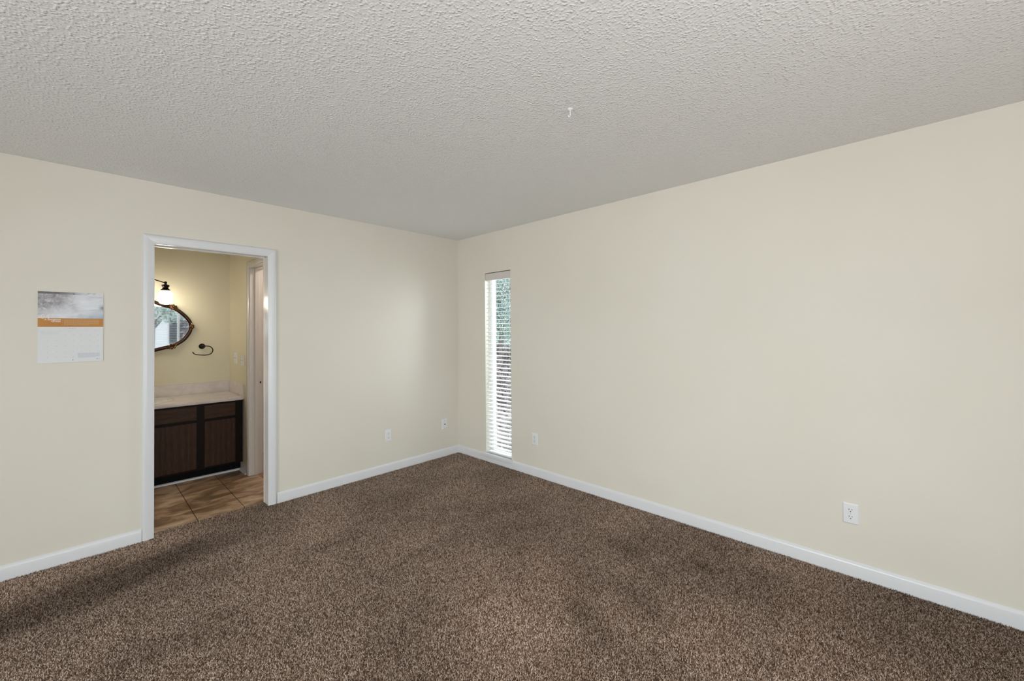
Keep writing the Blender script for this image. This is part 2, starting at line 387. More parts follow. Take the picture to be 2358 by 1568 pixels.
import numpy as np
def carpet_pile():
    rg = np.random.default_rng(5); d = .0056
    gx_, gy_ = np.meshgrid(np.arange(-4.3, -.014, d), np.arange(-4.3, .092, d)); P = np.stack([gx_.ravel(), gy_.ravel()], 1)
    P += rg.uniform(-.5, .5, P.shape)*d
    v = P-np.array([-3.0054, -3.7326]); dist = np.hypot(v[:, 0], v[:, 1]); az = np.arctan2(v[:, 0], v[:, 1])-YAW
    ok = (dist > .85) & (np.abs(az) < R(62)) & (P[:, 0] < -.014)
    ok &= (P[:, 1] < -.014) | ((P[:, 0] > DX0+.003) & (P[:, 0] < DX1-.003) & (P[:, 1] < .092))
    P = P[ok]; n = len(P); r = rg.uniform(.0024, .0036, n); h = rg.uniform(.005, .0108, n); a = rg.uniform(0, 6.283, n)
    la = rg.uniform(0, 6.283, n); ll_ = rg.uniform(.001, .0075, n)
    V = np.zeros((n, 4, 3), np.float32)
    for k in range(3):
        t_ = a+k*2.0944; V[:, k, 0] = P[:, 0]+r*np.cos(t_); V[:, k, 1] = P[:, 1]+r*np.sin(t_); V[:, k, 2] = -.0085
    V[:, 3, 0] = P[:, 0]+ll_*np.cos(la); V[:, 3, 1] = P[:, 1]+ll_*np.sin(la); V[:, 3, 2] = -.0085+h
    V[:, 3, 0] = np.minimum(V[:, 3, 0], -.0135)
    F = np.array([[0, 1, 3], [1, 2, 3], [2, 0, 3]])[None]+np.arange(n)[:, None, None]*4
    me = bpy.data.meshes.new('carpet_pile'); me.vertices.add(n*4); me.vertices.foreach_set('co', V.ravel())
    me.loops.add(n*9); me.loops.foreach_set('vertex_index', F.ravel().astype(np.int32))
    me.polygons.add(n*3); me.polygons.foreach_set('loop_start', np.arange(0, n*9, 3, dtype=np.int32))
    me.update(calc_edges=True); me.materials.append(PILE)
    o = bpy.data.objects.new('carpet_pile', me); COL.objects.link(o); return o
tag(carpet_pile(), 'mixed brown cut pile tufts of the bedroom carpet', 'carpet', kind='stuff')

bm = B()
box(bm, XS-.1, DX0-.018, 0, T, -.12, ZC); box(bm, DX1+.018, .14, 0, T, -.12, ZC); box(bm, DX0-.018, DX1+.018, 0, T, DZ+.018, ZC)
struct('wall_left', bm, [WALL], 'cream painted wall with the bathroom doorway', 'wall')

WY0, WY1, WZ0, WZ1 = -.845, -.463, .072, 2.012    # narrow window in the right wall
def wall_x_with_hole(bm, x0, x1, ya, yb, h0, h1, z0, z1):
    box(bm, x0, x1, ya, h0, -.12, ZC); box(bm, x0, x1, h1, yb, -.12, ZC)
    box(bm, x0, x1, h0, h1, -.12, z0); box(bm, x0, x1, h0, h1, z1, ZC)
bm = B(); wall_x_with_hole(bm, 0, .14, YB-.14, 0, WY0, WY1, WZ0, WZ1)
struct('wall_right', bm, WALL, 'long cream painted wall with the tall narrow window', 'wall')
SW = (-3.9, -2.0, .45, 2.10)              # added unseen side window for fill light y0,y1,z0,z1
bm = B(); wall_x_with_hole(bm, XS-.14, XS, YB-.14, 0, SW[0], SW[1], SW[2], SW[3])
struct('wall_side', bm, WALL, 'cream wall left of the camera with an added wide window', 'wall')
BW = (-1.98, -.65, .65, 2.20)               # hidden back window x0,x1,z0,z1 (seen in the mirror)
GD = (-4.0, -2.1, .04, 2.10)                # added unseen glass door of the back wall, for fill light
bm = B()
box(bm, XS, GD[0], YB-.14, YB, -.12, ZC); box(bm, GD[0], GD[1], YB-.14, YB, -.12, GD[2]); box(bm, GD[0], GD[1], YB-.14, YB, GD[3], ZC)
box(bm, GD[1], BW[0], YB-.14, YB, -.12, ZC); box(bm, BW[1], 0, YB-.14, YB, -.12, ZC)
box(bm, BW[0], BW[1], YB-.14, YB, -.12, BW[2]); box(bm, BW[0], BW[1], YB-.14, YB, BW[3], ZC)
struct('wall_back', bm, WALL, 'cream wall behind the camera with the window seen in the mirror', 'wall')

# baseboards: eased top edge
BP = [(0, -.01), (.013, -.01), (.013, .062), (.011, .069), (.006, .077), (.003, .08), (0, .08)]
bm = B()
prism(bm, BP, -1.903, lambda p, q: -p, lambda a, p, q: (a, -p, q))
prism(bm, BP, XS, -2.7275, lambda a, p, q: (a, -p, q))
struct('baseboard_left', bm, TRIM, 'white baseboard along the wall with the doorway', 'baseboard', True)
bm = B(); prism(bm, BP, YB, lambda p, q: -p, lambda a, p, q: (-p, a, q))
struct('baseboard_right', bm, TRIM, 'white baseboard along the long right wall', 'baseboard', True)
bm = B(); prism(bm, BP, YB, 0, lambda a, p, q: (XS+p, a, q))
struct('baseboard_side', bm, TRIM, 'white baseboard along the wall left of the camera', 'baseboard', True)
bm = B(); prism(bm, BP, XS, GD[0]-.02, lambda a, p, q: (a, YB+p, q)); prism(bm, BP, GD[1]+.02, 0, lambda a, p, q: (a, YB+p, q))
struct('baseboard_back', bm, TRIM, 'white baseboard along the wall behind the camera', 'baseboard', True)

# ------------------------------------------------------------------ doorway to the bathroom
CW = .0615
# casing profile: p = distance out from the opening edge, q = projection from the wall
CP = [(0, 0), (0, .009), (.004, .011), (.016, .013), (.034, .0165), (.046, .0175), (.054, .0165), (.0595, .012), (CW, .006), (CW, 0)]
d1 = thing('door_1', (-2.316, 0, 0), 'white cased doorway from the bedroom into the bathroom', 'doorway', kind='structure')
bm = B(); prism(bm, CP, -.004, lambda p, q: DZ+.002+p, lambda a, p, q: (DX0+.002-p, -q, a)); link_mesh('casing', bm, TRIM, d1, True)
bm = B(); prism(bm, CP, -.004, lambda p, q: DZ+.002+p, lambda a, p, q: (DX1-.002+p, -q, a)); link_mesh('casing', bm, TRIM, d1, True)
bm = B(); prism(bm, CP, lambda p, q: DX0+.002-p, lambda p, q: DX1-.002+p, lambda a, p, q: (a, -q, DZ+.002+p)); link_mesh('head_casing', bm, TRIM, d1, True)
bm = B()
box(bm, DX0-.018, DX0, 0, T+.002, -.012, DZ, .001); link_mesh('jamb', bm, TRIM2, d1)
bm = B(); box(bm, DX1, DX1+.018, 0, T+.002, -.012, DZ, .001); link_mesh('jamb', bm, TRIM2, d1)
# head jamb is split by the slot of a sliding door
bm = B(); box(bm, DX0, DX1, 0, .022, DZ, DZ+.018); box(bm, DX0, DX1, .080, T+.002, DZ-.004, DZ+.018); link_mesh('head_jamb', bm, TRIM2, d1)
bm = B(); box(bm, DX0, DX1, .022, .080, DZ+.013, DZ+.018); link_mesh('door_track', bm, SLOT, d1)
# bathroom-side casing
bm = B()
prism(bm, CP, -.010, lambda p, q: DZ+.002+p, lambda a, p, q: (DX0+.002-p, T+q, a)); prism(bm, CP, -.010, lambda p, q: DZ+.002+p, lambda a, p, q: (DX1-.002+p, T+q, a))
prism(bm, CP, lambda p, q: DX0+.002-p, lambda p, q: DX1-.002+p, lambda a, p, q: (a, T+q, DZ+.002+p)); link_mesh('back_casing', bm, TRIM2, d1, True)

# ------------------------------------------------------------------ bathroom shell
XB0, XB1, YB1, ZT = -3.6, -1.87, 1.71, -.01
bm = B(); box(bm, XB0-.1, -.7, YB1, YB1+.1, -.12, ZC); struct('wall_bathroom_back', bm, BWALL, 'yellow-cream bathroom wall behind mirror and vanity', 'wall')
bm = B(); box(bm, XB0-.1, XB0, T, YB1, -.12, ZC); struct('wall_bathroom_left', bm, BWALL, 'bathroom wall at the far left end of the vanity', 'wall')
SY0, SY1, SZ = .20, .912, 2.028             # side doorway of the bathroom
bm = B(); wall_x_with_hole(bm, XB1, XB1+.11, T, YB1, SY0-.018, SY1+.018, -.12, SZ+.018)
struct('wall_bathroom_right', bm, BWALL, 'bathroom wall at the right end of the vanity with the side doorway', 'wall')
bm = B(); box(bm, -.8, -.7, T, YB1, -.12, ZC); struct('wall_closet', bm, WALL, 'far wall of the small room beyond the bathroom', 'wall')
bm = B(); box(bm, XB0, -.8, T, YB1, ZC-.03, ZC); struct('ceiling_bathroom', bm, BWALL, 'yellow-cream ceiling of the bathroom', 'ceiling')
# tiles: one floor object, individual tile tops over a grout bed
bm = B(); box(bm, XB0, -1.80, .092, YB1, -.12, ZT-.003, mi=1)
g = .0028; xs = [-3.6] + [-2.405+.305*k for k in range(-3, 2)] + [-1.80]
xs = sorted(x for x in xs if -3.6 <= x <= -1.80)
ys = [.092, .343, .653, .963, 1.273, 1.71]
for i in range(len(xs)-1):
    for j in range(len(ys)-1):
        gg = .0026
        if xs[i+1]-xs[i] < .01: continue
        box(bm, xs[i]+g, xs[i+1]-g, ys[j]+gg*.6, ys[j+1]-gg*.6, ZT-.012, ZT)
struct('floor_bathroom', bm, [TILE, GROUT], 'mottled brown tile floor of the bathroom', 'floor')
bm = B(); box(bm, -1.80, -.8, T, YB1, -.12, ZT-.002); struct('floor_closet', bm, WOODFL, 'warm brown floor of the small room beyond the bathroom', 'floor')

# side doorway trim: far jamb faces the camera
d2 = thing('door_2', (-1.87, .56, ZT), 'white cased side doorway beside the vanity', 'doorway', kind='structure')
CP2 = [(0, 0), (0, .010), (.005, .012), (.03, .016), (.05, .018), (.058, .014), (.0605, .006), (.0605, 0)]
bm = B(); prism(bm, CP2, ZT-.004, lambda p, q: SZ+.006+p, lambda a, p, q: (XB1-q, SY1+.006+p, a)); link_mesh('casing', bm, TRIM2, d2, True)
bm = B(); prism(bm, CP2, ZT-.004, lambda p, q: SZ+.006+p, lambda a, p, q: (XB1-q, SY0-.006-p, a)); link_mesh('casing', bm, TRIM2, d2, True)
bm = B(); prism(bm, CP2, lambda p, q: SY0-.006-p, lambda p, q: SY1+.006+p, lambda a, p, q: (XB1-q, a, SZ+.006+p)); link_mesh('head_casing', bm, TRIM2, d2, True)
bm = B(); box(bm, XB1, XB1+.112, SY1, SY1+.018, ZT-.003, SZ+.018); box(bm, XB1, XB1+.112, SY0-.018, SY0, ZT-.003, SZ+.018)
box(bm, XB1, XB1+.112, SY0, SY1, SZ, SZ+.018); link_mesh('jamb', bm, TRIM2, d2)
bm = B(); box(bm, -1.828, -1.795, SY1-.011, SY1, ZT-.003, SZ, .001); box(bm, -1.828, -1.795, SY0, SY0+.011, ZT-.003, SZ, .001)
box(bm, -1.828, -1.795, SY0+.011, SY1-.011, SZ-.011, SZ, .001); link_mesh('door_stop', bm, TRIM2, d2)
bm = B(); box(bm, -1.79, -1.764, SY1-.002, SY1, .865, .925, .0005); sp = link_mesh('strike_plate', bm, TRIM2, d2)
bm = B(); box(bm, -1.786, -1.774, SY1-.0026, SY1-.0019, .887, .906); link_mesh('latch_hole', bm, SLOT, sp)
bm = B(); box(bm, -1.805, -1.765, SY0, SY1, ZT-.003, ZT+.004, .002); link_mesh('threshold', bm, WOODFL, d2)

# lamp of the small room beyond the side doorway
cl_ = thing('ceiling_lamp', (-1.28, .62, ZC-.03), 'round ceiling lamp in the small room beyond the bathroom', 'ceiling lamp')
bm = B(); lathe(bm, [(.10, ZC-.0305), (.10, ZC-.05), (.06, ZC-.06), (0, ZC-.06)], (-1.28, .62, 0), 28); link_mesh('canopy', bm, VINYL, cl_, True)
bm = B(); ball(bm, (-1.28, .62, ZC-.105), .05, (1, 1, .9), 20)
m = M('glowing_lamp_globe', (1, 1, 1, 1), .5); m.p.inputs['Emission Color'].default_value = (1, .87, .80, 1); m.p.inputs['Emission Strength'].default_value = 130
link_mesh('globe', bm, m.m, cl_, True)

# baseboard + quarter round of the bathroom's right wall, and the strip under the vanity
bm = B(); prism(bm, [(0, ZT), (.011, ZT), (.011, .05), (.006, .066), (0, .068)], .985, 1.71, lambda a, p, q: (XB1-p, a, q))
struct('baseboard_bathroom', bm, TRIM, 'white baseboard between vanity and side doorway', 'baseboard', True)
QR = [(0, 0)] + [(.017*math.cos(R(a)), .017*math.sin(R(a))) for a in range(0, 91, 15)]
bm = B(); prism(bm, QR, .985, lambda p, q: 1.215-p, lambda a, p, q: (XB1-.011-p, a, ZT+q)); struct('trim_1', bm, TRIM, 'white quarter-round along the bathroom baseboard', 'trim', True)
bm = B(); prism(bm, QR, XB0, lambda p, q: XB1-.011-p, lambda a, p, q: (a, 1.215-p, ZT+q)); struct('trim_2', bm, TRIM, 'white quarter-round strip under the vanity toe kick', 'trim', True)

# ------------------------------------------------------------------ vanity
VX0, VX1, VF = -3.5, -1.881, 1.14
va = thing('vanity_cabinet', (-2.65, 1.4, ZT), 'dark walnut bathroom vanity cabinet under the pale countertop', 'cabinet')
bm = B()
stiles = [(VX0, -3.44), (-2.80, -2.735), (-2.258, -2.193), (-1.947, VX1)]
for a, b in stiles: box(bm, a, b, VF, VF+.02, .085, .713)
for a, b in ((.692, .713), (.538, .569), (.085, .106)): box(bm, VX0, VX1, VF+.0005, VF+.0195, a, b)
box(bm, VX0, VX0+.016, VF+.02, 1.69, .085, .713); box(bm, VX1-.016, VX1, VF+.02, 1.69, .085, .713)
box(bm, VX0+.016, VX1-.016, VF+.02, 1.69, .085, .10)
link_mesh('body', bm, FRAME, va)
bm = B(); box(bm, VX0, VX1, 1.215, 1.228, ZT, .085); link_mesh('toe_kick', bm, KICK, va)
for a, b in ((-3.46, -2.80), (-2.735, -2.258), (-2.193, -1.947)):
    parts = [(a, b)] if b-a < .5 else [(a, (a+b)/2-.002), ((a+b)/2+.002, b)]
    for p, q in parts:
        bm = B(); box(bm, p-.003, q+.003, VF-.010, VF-.0003, .103, .541, .0025)
        link_mesh('door', bm, WOODV, va, origin=(p, VF, .32)).location = Vector((p, VF, .32))-WLOC[va.name]
    bm = B(); box(bm, a-.003, b+.003, VF-.010, VF-.0003, .566, .6955, .0025)
    link_mesh('drawer_front', bm, WOODH, va, origin=(a, VF, .63)).location = Vector((a, VF, .63))-WLOC[va.name]

# countertop with an oval cut-out
CX, CY, EA, EB = -2.655, 1.375, .262, .196
ct = thing('countertop', (-2.65, 1.4, .715), 'pale marbled vanity countertop with low backsplash', 'countertop')
cx0, cx1, cy0, cy1, cz0, cz1 = VX0, -1.8832, 1.113, 1.695, .7145, .7485
bm = B(); N = 64
def rim(rad, z): return [bm.verts.new((CX+EA*rad*math.cos(2*math.pi*k/N), CY+EB*rad*math.sin(2*math.pi*k/N), z)) for k in range(N)]
def rect(z, ins=0):
    out = []
    for k in range(N):
        a = 2*math.pi*k/N; dx, dy = math.cos(a)*EA, math.sin(a)*EB
        t = min(((cx1-ins-CX)/dx if dx > 1e-9 else (cx0+ins-CX)/dx if dx < -1e-9 else 1e9), ((cy1-ins-CY)/dy if dy > 1e-9 else (cy0+ins-CY)/dy if dy < -1e-9 else 1e9))
        out.append(bm.verts.new((CX+dx*t, CY+dy*t, z)))
    for (x, y) in ((cx0+ins, cy0+ins), (cx1-ins, cy0+ins), (cx1-ins, cy1-ins), (cx0+ins, cy1-ins)):   # snap the nearest point to each corner
        v = min(out, key=lambda v: (v.co.x-x)**2+(v.co.y-y)**2); v.co.x, v.co.y = x, y
    return out
loops = [rim(.97, cz0), rim(.97, cz1), rect(cz1, .006), rect(cz1-.004, .0015), rect(cz1-.008, 0), rect(cz0+.006, 0), rect(cz0, .004)]
for i in range(len(loops)):
    l0, l1 = loops[i], loops[(i+1) % len(loops)]
    for k in range(N): bm.faces.new((l0[k], l0[(k+1) % N], l1[(k+1) % N], l1[k]))
link_mesh('top', bm, MARBLE, ct, True)
bm = B(); box(bm, cx0, -1.8705, 1.695, 1.7095, cz1-.03, .862, .002); link_mesh('backsplash', bm, MARBLE, ct)
bm = B(); box(bm, -1.883, -1.8702, 1.122, 1.6948, cz1-.03, .862, .002); link_mesh('side_splash', bm, MARBLE, ct)

sk = B()
lathe(sk, [(1.0, .7487), (1.0, .754), (.985, .759), (.95, .7605), (.90, .759), (.865, .752), (.84, .735), (.74, .66), (.5, .605), (.2, .592), (.08, .590), (0, .590)], (CX, CY, 0), 64, 'z', EA, EB)
s = link_mesh('sink', sk, SINK, None, True); tag(s, 'white oval sink set into the vanity countertop', 'sink')
bm = B(); lathe(bm, [(.021, .5905), (.021, .593), (.014, .594), (0, .594)], (CX, CY, 0), 20); link_mesh('drain', bm, BRONZE, s, True)
fa = thing('faucet', (CX, 1.615, .7487), 'dark bronze faucet behind the vanity sink', 'faucet')
bm = B(); lathe(bm, [(.026, .7487), (.026, .756), (.018, .764), (.014, .80)], (CX, 1.615, 0), 20)
tube(bm, smooth_path([(CX, 1.615, .79), (CX, 1.612, .85), (CX, 1.57, .885), (CX, 1.51, .87), (CX, 1.495, .845)], 6), .010, 12); link_mesh('spout', bm, BRONZE, fa, True)
for sx in (-1, 1):
    bm = B(); lathe(bm, [(.022, .7487), (.022, .755), (.013, .765), (.011, .79), (.016, .797), (0, .80)], (CX+sx*.07, 1.625, 0), 18)
    box(bm, CX+sx*.07-.028, CX+sx*.07+.028, 1.620, 1.630, .789, .796, .003); link_mesh('handle', bm, BRONZE, fa, True)

# ------------------------------------------------------------------ mirror
YM = 1.69
MC = -2.665
half = [(-2.665, 1.768), (-2.60, 1.752), (-2.55, 1.725), (-2.50, 1.700), (-2.455, 1.681), (-2.415, 1.668), (-2.37, 1.655), (-2.325, 1.625), (-2.285, 1.587), (-2.25, 1.545),
        (-2.226, 1.50), (-2.219, 1.460), (-2.226, 1.42), (-2.245, 1.375), (-2.28, 1.325), (-2.325, 1.288), (-2.37, 1.262), (-2.415, 1.250), (-2.46, 1.238), (-2.51, 1.224), (-2.56, 1.205), (-2.61, 1.183), (-2.665, 1.17)]
pts = half + [(2*MC-x, z) for x, z in half[-2:0:-1]]
P3 = smooth_path([(x, 0, z) for x, z in pts], 4, True)
mi = thing('wall_mirror', (MC, YB1, 1.46), 'oval mirror in an ornate antique gold frame above the vanity', 'mirror')
bm = B(); loop = [bm.verts.new((p.x, YM+.004, p.z)) for p in P3]
c0 = bm.verts.new((MC, YM+.004, 1.46)); loopb = [bm.verts.new((p.x, YM+.0095, p.z)) for p in P3]
n = len(loop)
for k in range(n):
    bm.faces.new((c0, loop[k], loop[(k+1) % n])); bm.faces.new((loop[k], loop[(k+1) % n], loopb[(k+1) % n], loopb[k]))
bm.faces.new(loopb); link_mesh('mirror_glass', bm, MIRROR, mi)
# moulding: a ridged band (side = outwards across the frame, up = towards the viewer)
prof = [(-.0165, 0), (-.0165, .007), (-.0135, .0095), (-.010, .0075), (-.0075, .011), (-.002, .0175), (.004, .0185), (.009, .015), (.0105, .010), (.013, .012), (.0165, .009), (.018, .003), (.018, 0)]
bm = B(); path = [Vector((p.x, YM+.006, p.z)) for p in P3]
tube(bm, path, 1.0, closed=True, prof=[(-a, b) for a, b in prof], up=(0, -1, 0)); link_mesh('frame_moulding', bm, BROWNFR, mi, True)
def scroll(bm, x, z, ang, k=1.0):
    """acanthus-like cluster: curled leaves and beads over the frame"""
    c, s_ = math.cos(ang), math.sin(ang)
    def P(u, v, h): return (x+(c*u-s_*v)*k, YM-.004-h*k, z+(s_*u+c*v)*k)
    for sg in (-1, 1):
        tube(bm, smooth_path([P(sg*.045, -.004, 0), P(sg*.026, .006, .010), P(sg*.012, .016, .014), P(sg*.004, .012, .016), P(sg*.009, .004, .017)], 6), [.004]*2+[.0065]*18+[.004]*5, 8)
        tube(bm, smooth_path([P(sg*.034, -.012, 0), P(sg*.018, -.010, .010), P(sg*.006, -.016, .012), P(sg*.003, -.024, .010)], 6), [.0035]*2+[.0055]*13+[.003]*4, 8)
        ball(bm, P(sg*.011, .018, .011), .0085*k); ball(bm, P(sg*.017, -.019, .009), .0055*k)
    ball(bm, P(0, .004, .012), .009*k, (1.2, 1, .8)); ball(bm, P(0, -.026, .009), .006*k)
    tube(bm, [P(-.05, 0, .004), P(-.02, -.002, .010), P(.02, -.002, .010), P(.05, 0, .004)], [.004, .006, .006, .004], 8)
for sg in (1, -1):
    X = lambda x: x if sg == 1 else 2*MC-x
    bm = B(); scroll(bm, X(-2.362), 1.660, -sg*.55); link_mesh('scroll_ornament', bm, GOLD, mi, True)
    bm = B(); scroll(bm, X(-2.372), 1.256, math.pi+sg*.45); link_mesh('scroll_ornament', bm, GOLD, mi, True)
    bm = B(); scroll(bm, X(-2.212), 1.46, -sg*math.pi/2, .75); link_mesh('scroll_ornament', bm, GOLD, mi, True)
bm = B(); scroll(bm, MC, 1.775, 0, 1.25); link_mesh('crest_ornament', bm, GOLD, mi, True)
bm = B(); scroll(bm, MC, 1.163, math.pi, 1.1); link_mesh('crest_ornament', bm, GOLD, mi, True)

# ------------------------------------------------------------------ vanity light
vl = thing('vanity_light', (MC, YB1, 1.95), 'dark bronze wall light with glowing opal shades above the mirror', 'wall lamp')
bm = B(); lathe(bm, [(.10, -.001), (.10, -.012), (.085, -.022), (.05, -.03), (0, -.031)], (MC, YB1, 1.95), 32, 'y', 1, .65)
tube(bm, [(MC, YB1-.03, 1.95), (MC, YB1-.17, 1.95)], .011, 12); ball(bm, (MC, YB1-.185, 1.95), .02); link_mesh('backplate', bm, BRONZE, vl, True)
YL = 1.47
for k, lx in enumerate((-2.449, MC, 2*MC+2.449)):
    if k != 1:
        sg = 1 if k == 0 else -1
        bm = B(); tube(bm, smooth_path([(MC, YL, 1.9465), (MC+sg*.06, YL, 1.9445), (MC+sg*.13, YL, 1.9125), (lx-sg*.03, YL, 1.8935), (lx, YL, 1.8845)], 6), .0048, 10); link_mesh('arm', bm, BRONZE, vl, True)
    bm = B()
    lathe(bm, [(0, 1.8995), (.010, 1.8965), (.013, 1.8875), (.010, 1.8775), (.008, 1.8705), (.024, 1.8655), (.031, 1.8605), (.030, 1.8525), (.023, 1.8445), (.021, 1.8365), (.026, 1.8265), (.036, 1.8175), (.0365, 1.8135), (.033, 1.8145)], (lx, YL, 0), 24)
    link_mesh('lamp_cap', bm, BRONZE, vl, True)
    bm = B()
    lathe(bm, [(.031, 1.8170), (.040, 1.8065), (.050, 1.7895), (.0555, 1.7665), (.0575, 1.7425), (.0555, 1.7165), (.049, 1.6945), (.038, 1.6805), (.020, 1.6755), (0, 1.6745), (0, 1.6765), (.019, 1.6775), (.037, 1.6825), (.047, 1.6955), (.053, 1.7165), (.055, 1.7425), (.053, 1.7665), (.0475, 1.7875), (.036, 1.8055)], (lx, YL, 0), 32)
    sh = link_mesh('lamp_shade', bm, OPAL, vl, True)
    bm = B(); ball(bm, (lx, YL, 1.7325), .026, (1, 1, 1.15), 16); link_mesh('bulb', bm, BULB, sh, True)

# ------------------------------------------------------------------ towel ring, switches
tr = thing('towel_ring', (-2.123, YB1, 1.25), 'dark bronze open towel ring on the wall right of the mirror', 'towel ring')
bm = B(); lathe(bm, [(.028, -.0005), (.029, -.006), (.025, -.013), (.015, -.020), (.011, -.030), (.013, -.044), (.009, -.052), (0, -.054)], (-2.123, YB1, 1.250), 28, 'y'); link_mesh('rosette', bm, BRONZE, tr, True)
bm = B(); yr = YB1-.042
tube(bm, smooth_path([(-2.123, yr, 1.251), (-2.085, yr, 1.252), (-2.055, yr, 1.243), (-2.036, yr, 1.218), (-2.036, yr, 1.192), (-2.052, yr, 1.168), (-2.085, yr, 1.156), (-2.13, yr, 1.157), (-2.17, yr, 1.163), (-2.195, yr, 1.174), (-2.206, yr, 1.190)], 6), .0045, 10); ball(bm, (-2.206, yr, 1.190), .0052)
link_mesh('ring', bm, BRONZE, tr, True)

def plate_bm(w, h, d=.0062):
    bm = B(); prof = [(w/2, 0), (w/2, .002), (w/2-.0035, d-.0008), (w/2-.006, d)]
    loops = []
    for x, q in prof:
        ins = w/2-x; z = h/2-ins
        loops.append([bm.verts.new((a*x, -q, b*z)) for a, b in ((-1, -1), (1, -1), (1, 1), (-1, 1))])
    for i in range(len(loops)-1):
        for k in range(4): bm.faces.new((loops[i][k], loops[i][(k+1) % 4], loops[i+1][(k+1) % 4], loops[i+1][k]))
    bm.faces.new(loops[-1]); bm.faces.new(loops[0][::-1]); return bm
def put_screw(bm, x, z, d=.0062, r=.0032): lathe(bm, [(r, -d+.0008), (r, -d-.0004), (r*.7, -d-.0011), (0, -d-.0012)], (x, 0, z), 14, 'y')
def make_outlet(loc, rotz, label):
    t = thing('wall_outlet', loc, label, 'outlet', 'duplex outlets on the bedroom walls', rotz=rotz, local=True)
    link_mesh('cover_plate', plate_bm(.070, .1145), PLATE, t)
    for zc in (.0195, -.0195):
        bm = B(); pr = []
        for k in range(32):
            a = 2*math.pi*k/32; pr.append((.0172*math.cos(a), max(-.0142, min(.0142, .0172*math.sin(a)))))
        prism(bm, pr, .004, .0078, lambda a, p, q: (p, -a, zc+q))
        rc = link_mesh('receptacle', bm, PLATE, t)
        bm = B(); box(bm, -.0076, -.0052, -.0082, -.0072, zc+.000, zc+.0085); box(bm, .0052, .0074, -.0082, -.0072, zc+.001, zc+.0078)
        pr2 = [(.0028*math.cos(R(a)), max(-.0022, .0028*math.sin(R(a)))) for a in range(0, 360, 20)]
        prism(bm, pr2, .0072, .0082, lambda a, p, q: (p, -a, zc-.0075+q)); link_mesh('slots', bm, SLOT, rc)
    bm = B(); put_screw(bm, 0, 0); link_mesh('screw', bm, SCREW, t, True)
    return t
o1 = make_outlet((-.896, 0, .3555), 0, 'white duplex outlet on the doorway wall, left of the coax plate')
for loc, rz, lab in (((0, -1.154, .346), -math.pi/2, 'white duplex outlet on the right wall beside the narrow window'),
                     ((0, -3.502, .3445), -math.pi/2, 'large near white duplex outlet low on the right wall')):
    c = copy_tree(o1); c.location = loc; c.rotation_euler = (0, 0, rz); c['label'] = lab
cj = thing('coax_plate', (-.205, 0, .350), 'white cable jack plate low beside the room corner', 'wall plate', local=True)
link_mesh('cover_plate', plate_bm(.070, .1145), PLATE, cj)
for sz in (.042, -.042):
    bm = B(); put_screw(bm, 0, sz); link_mesh('screw', bm, BRASS, cj, True)
bm = B(); lathe(bm, [(.0065, -.0055), (.0065, -.008), (.0048, -.0082), (.0048, -.016), (.002, -.016), (0, -.0155)], (0, 0, 0), 16, 'y'); link_mesh('coax_jack', bm, SLOT, cj, True)
def make_switch(yc, zc, label):
    t = thing('switch_plate', (XB1, yc, zc), label, 'switch', 'switch plates on the bathroom side wall', rotz=-math.pi/2, local=True)
    link_mesh('cover_plate', plate_bm(.116, .1145), PLATE, t)
    for sx in (-.023, .023):
        bm = B(); box(bm, sx-.0045, sx+.0045, -.017, -.004, -.004, .008, .0015); link_mesh('toggle', bm, PLATE, t)
        for sz in (.03, -.03):
            bm = B(); put_screw(bm, sx, sz); link_mesh('screw', bm, SCREW, t, True)
    return t
make_switch(1.45, 1.120, 'white switch plate nearest the bathroom corner above the side splash')
make_switch(1.168, 1.106, 'white switch plate right beside the side doorway casing')

# ------------------------------------------------------------------ windows and blinds
def make_window(name, label, fn, w, z0, z1, mull=0):
    """fn(a, d, z): a along the wall 0..w, d depth outwards from the inner wall face"""
    c = fn(w/2, .1, z0)
    t = thing(name, c, label, 'window', kind='structure')
    def bx(bm, a0, a1, d0, d1, q0, q1, bev=0):
        p, r = fn(a0, d0, q0), fn(a1, d1, q1)
        box(bm, min(p[0], r[0]), max(p[0], r[0]), min(p[1], r[1]), max(p[1], r[1]), q0, q1, bev)
    f = .036; bm = B()
    bx(bm, 0, f, .075, .125, z0, z1, .002); bx(bm, w-f, w, .075, .125, z0, z1, .002)
    bx(bm, f, w-f, .076, .124, z0, z0+f, .002); bx(bm, f, w-f, .076, .124, z1-f, z1, .002)
    for k in range(mull):
        a = w*(k+1)/(mull+1); bx(bm, a-.022, a+.022, .078, .122, z0+f, z1-f, .002)
    link_mesh('window_frame', bm, VINYL, t)
    bm = B(); bx(bm, f-.004, w-f+.004, .098, .102, z0+f-.004, z1-f+.004); link_mesh('glass', bm, GLASS, t)
    return t, bx
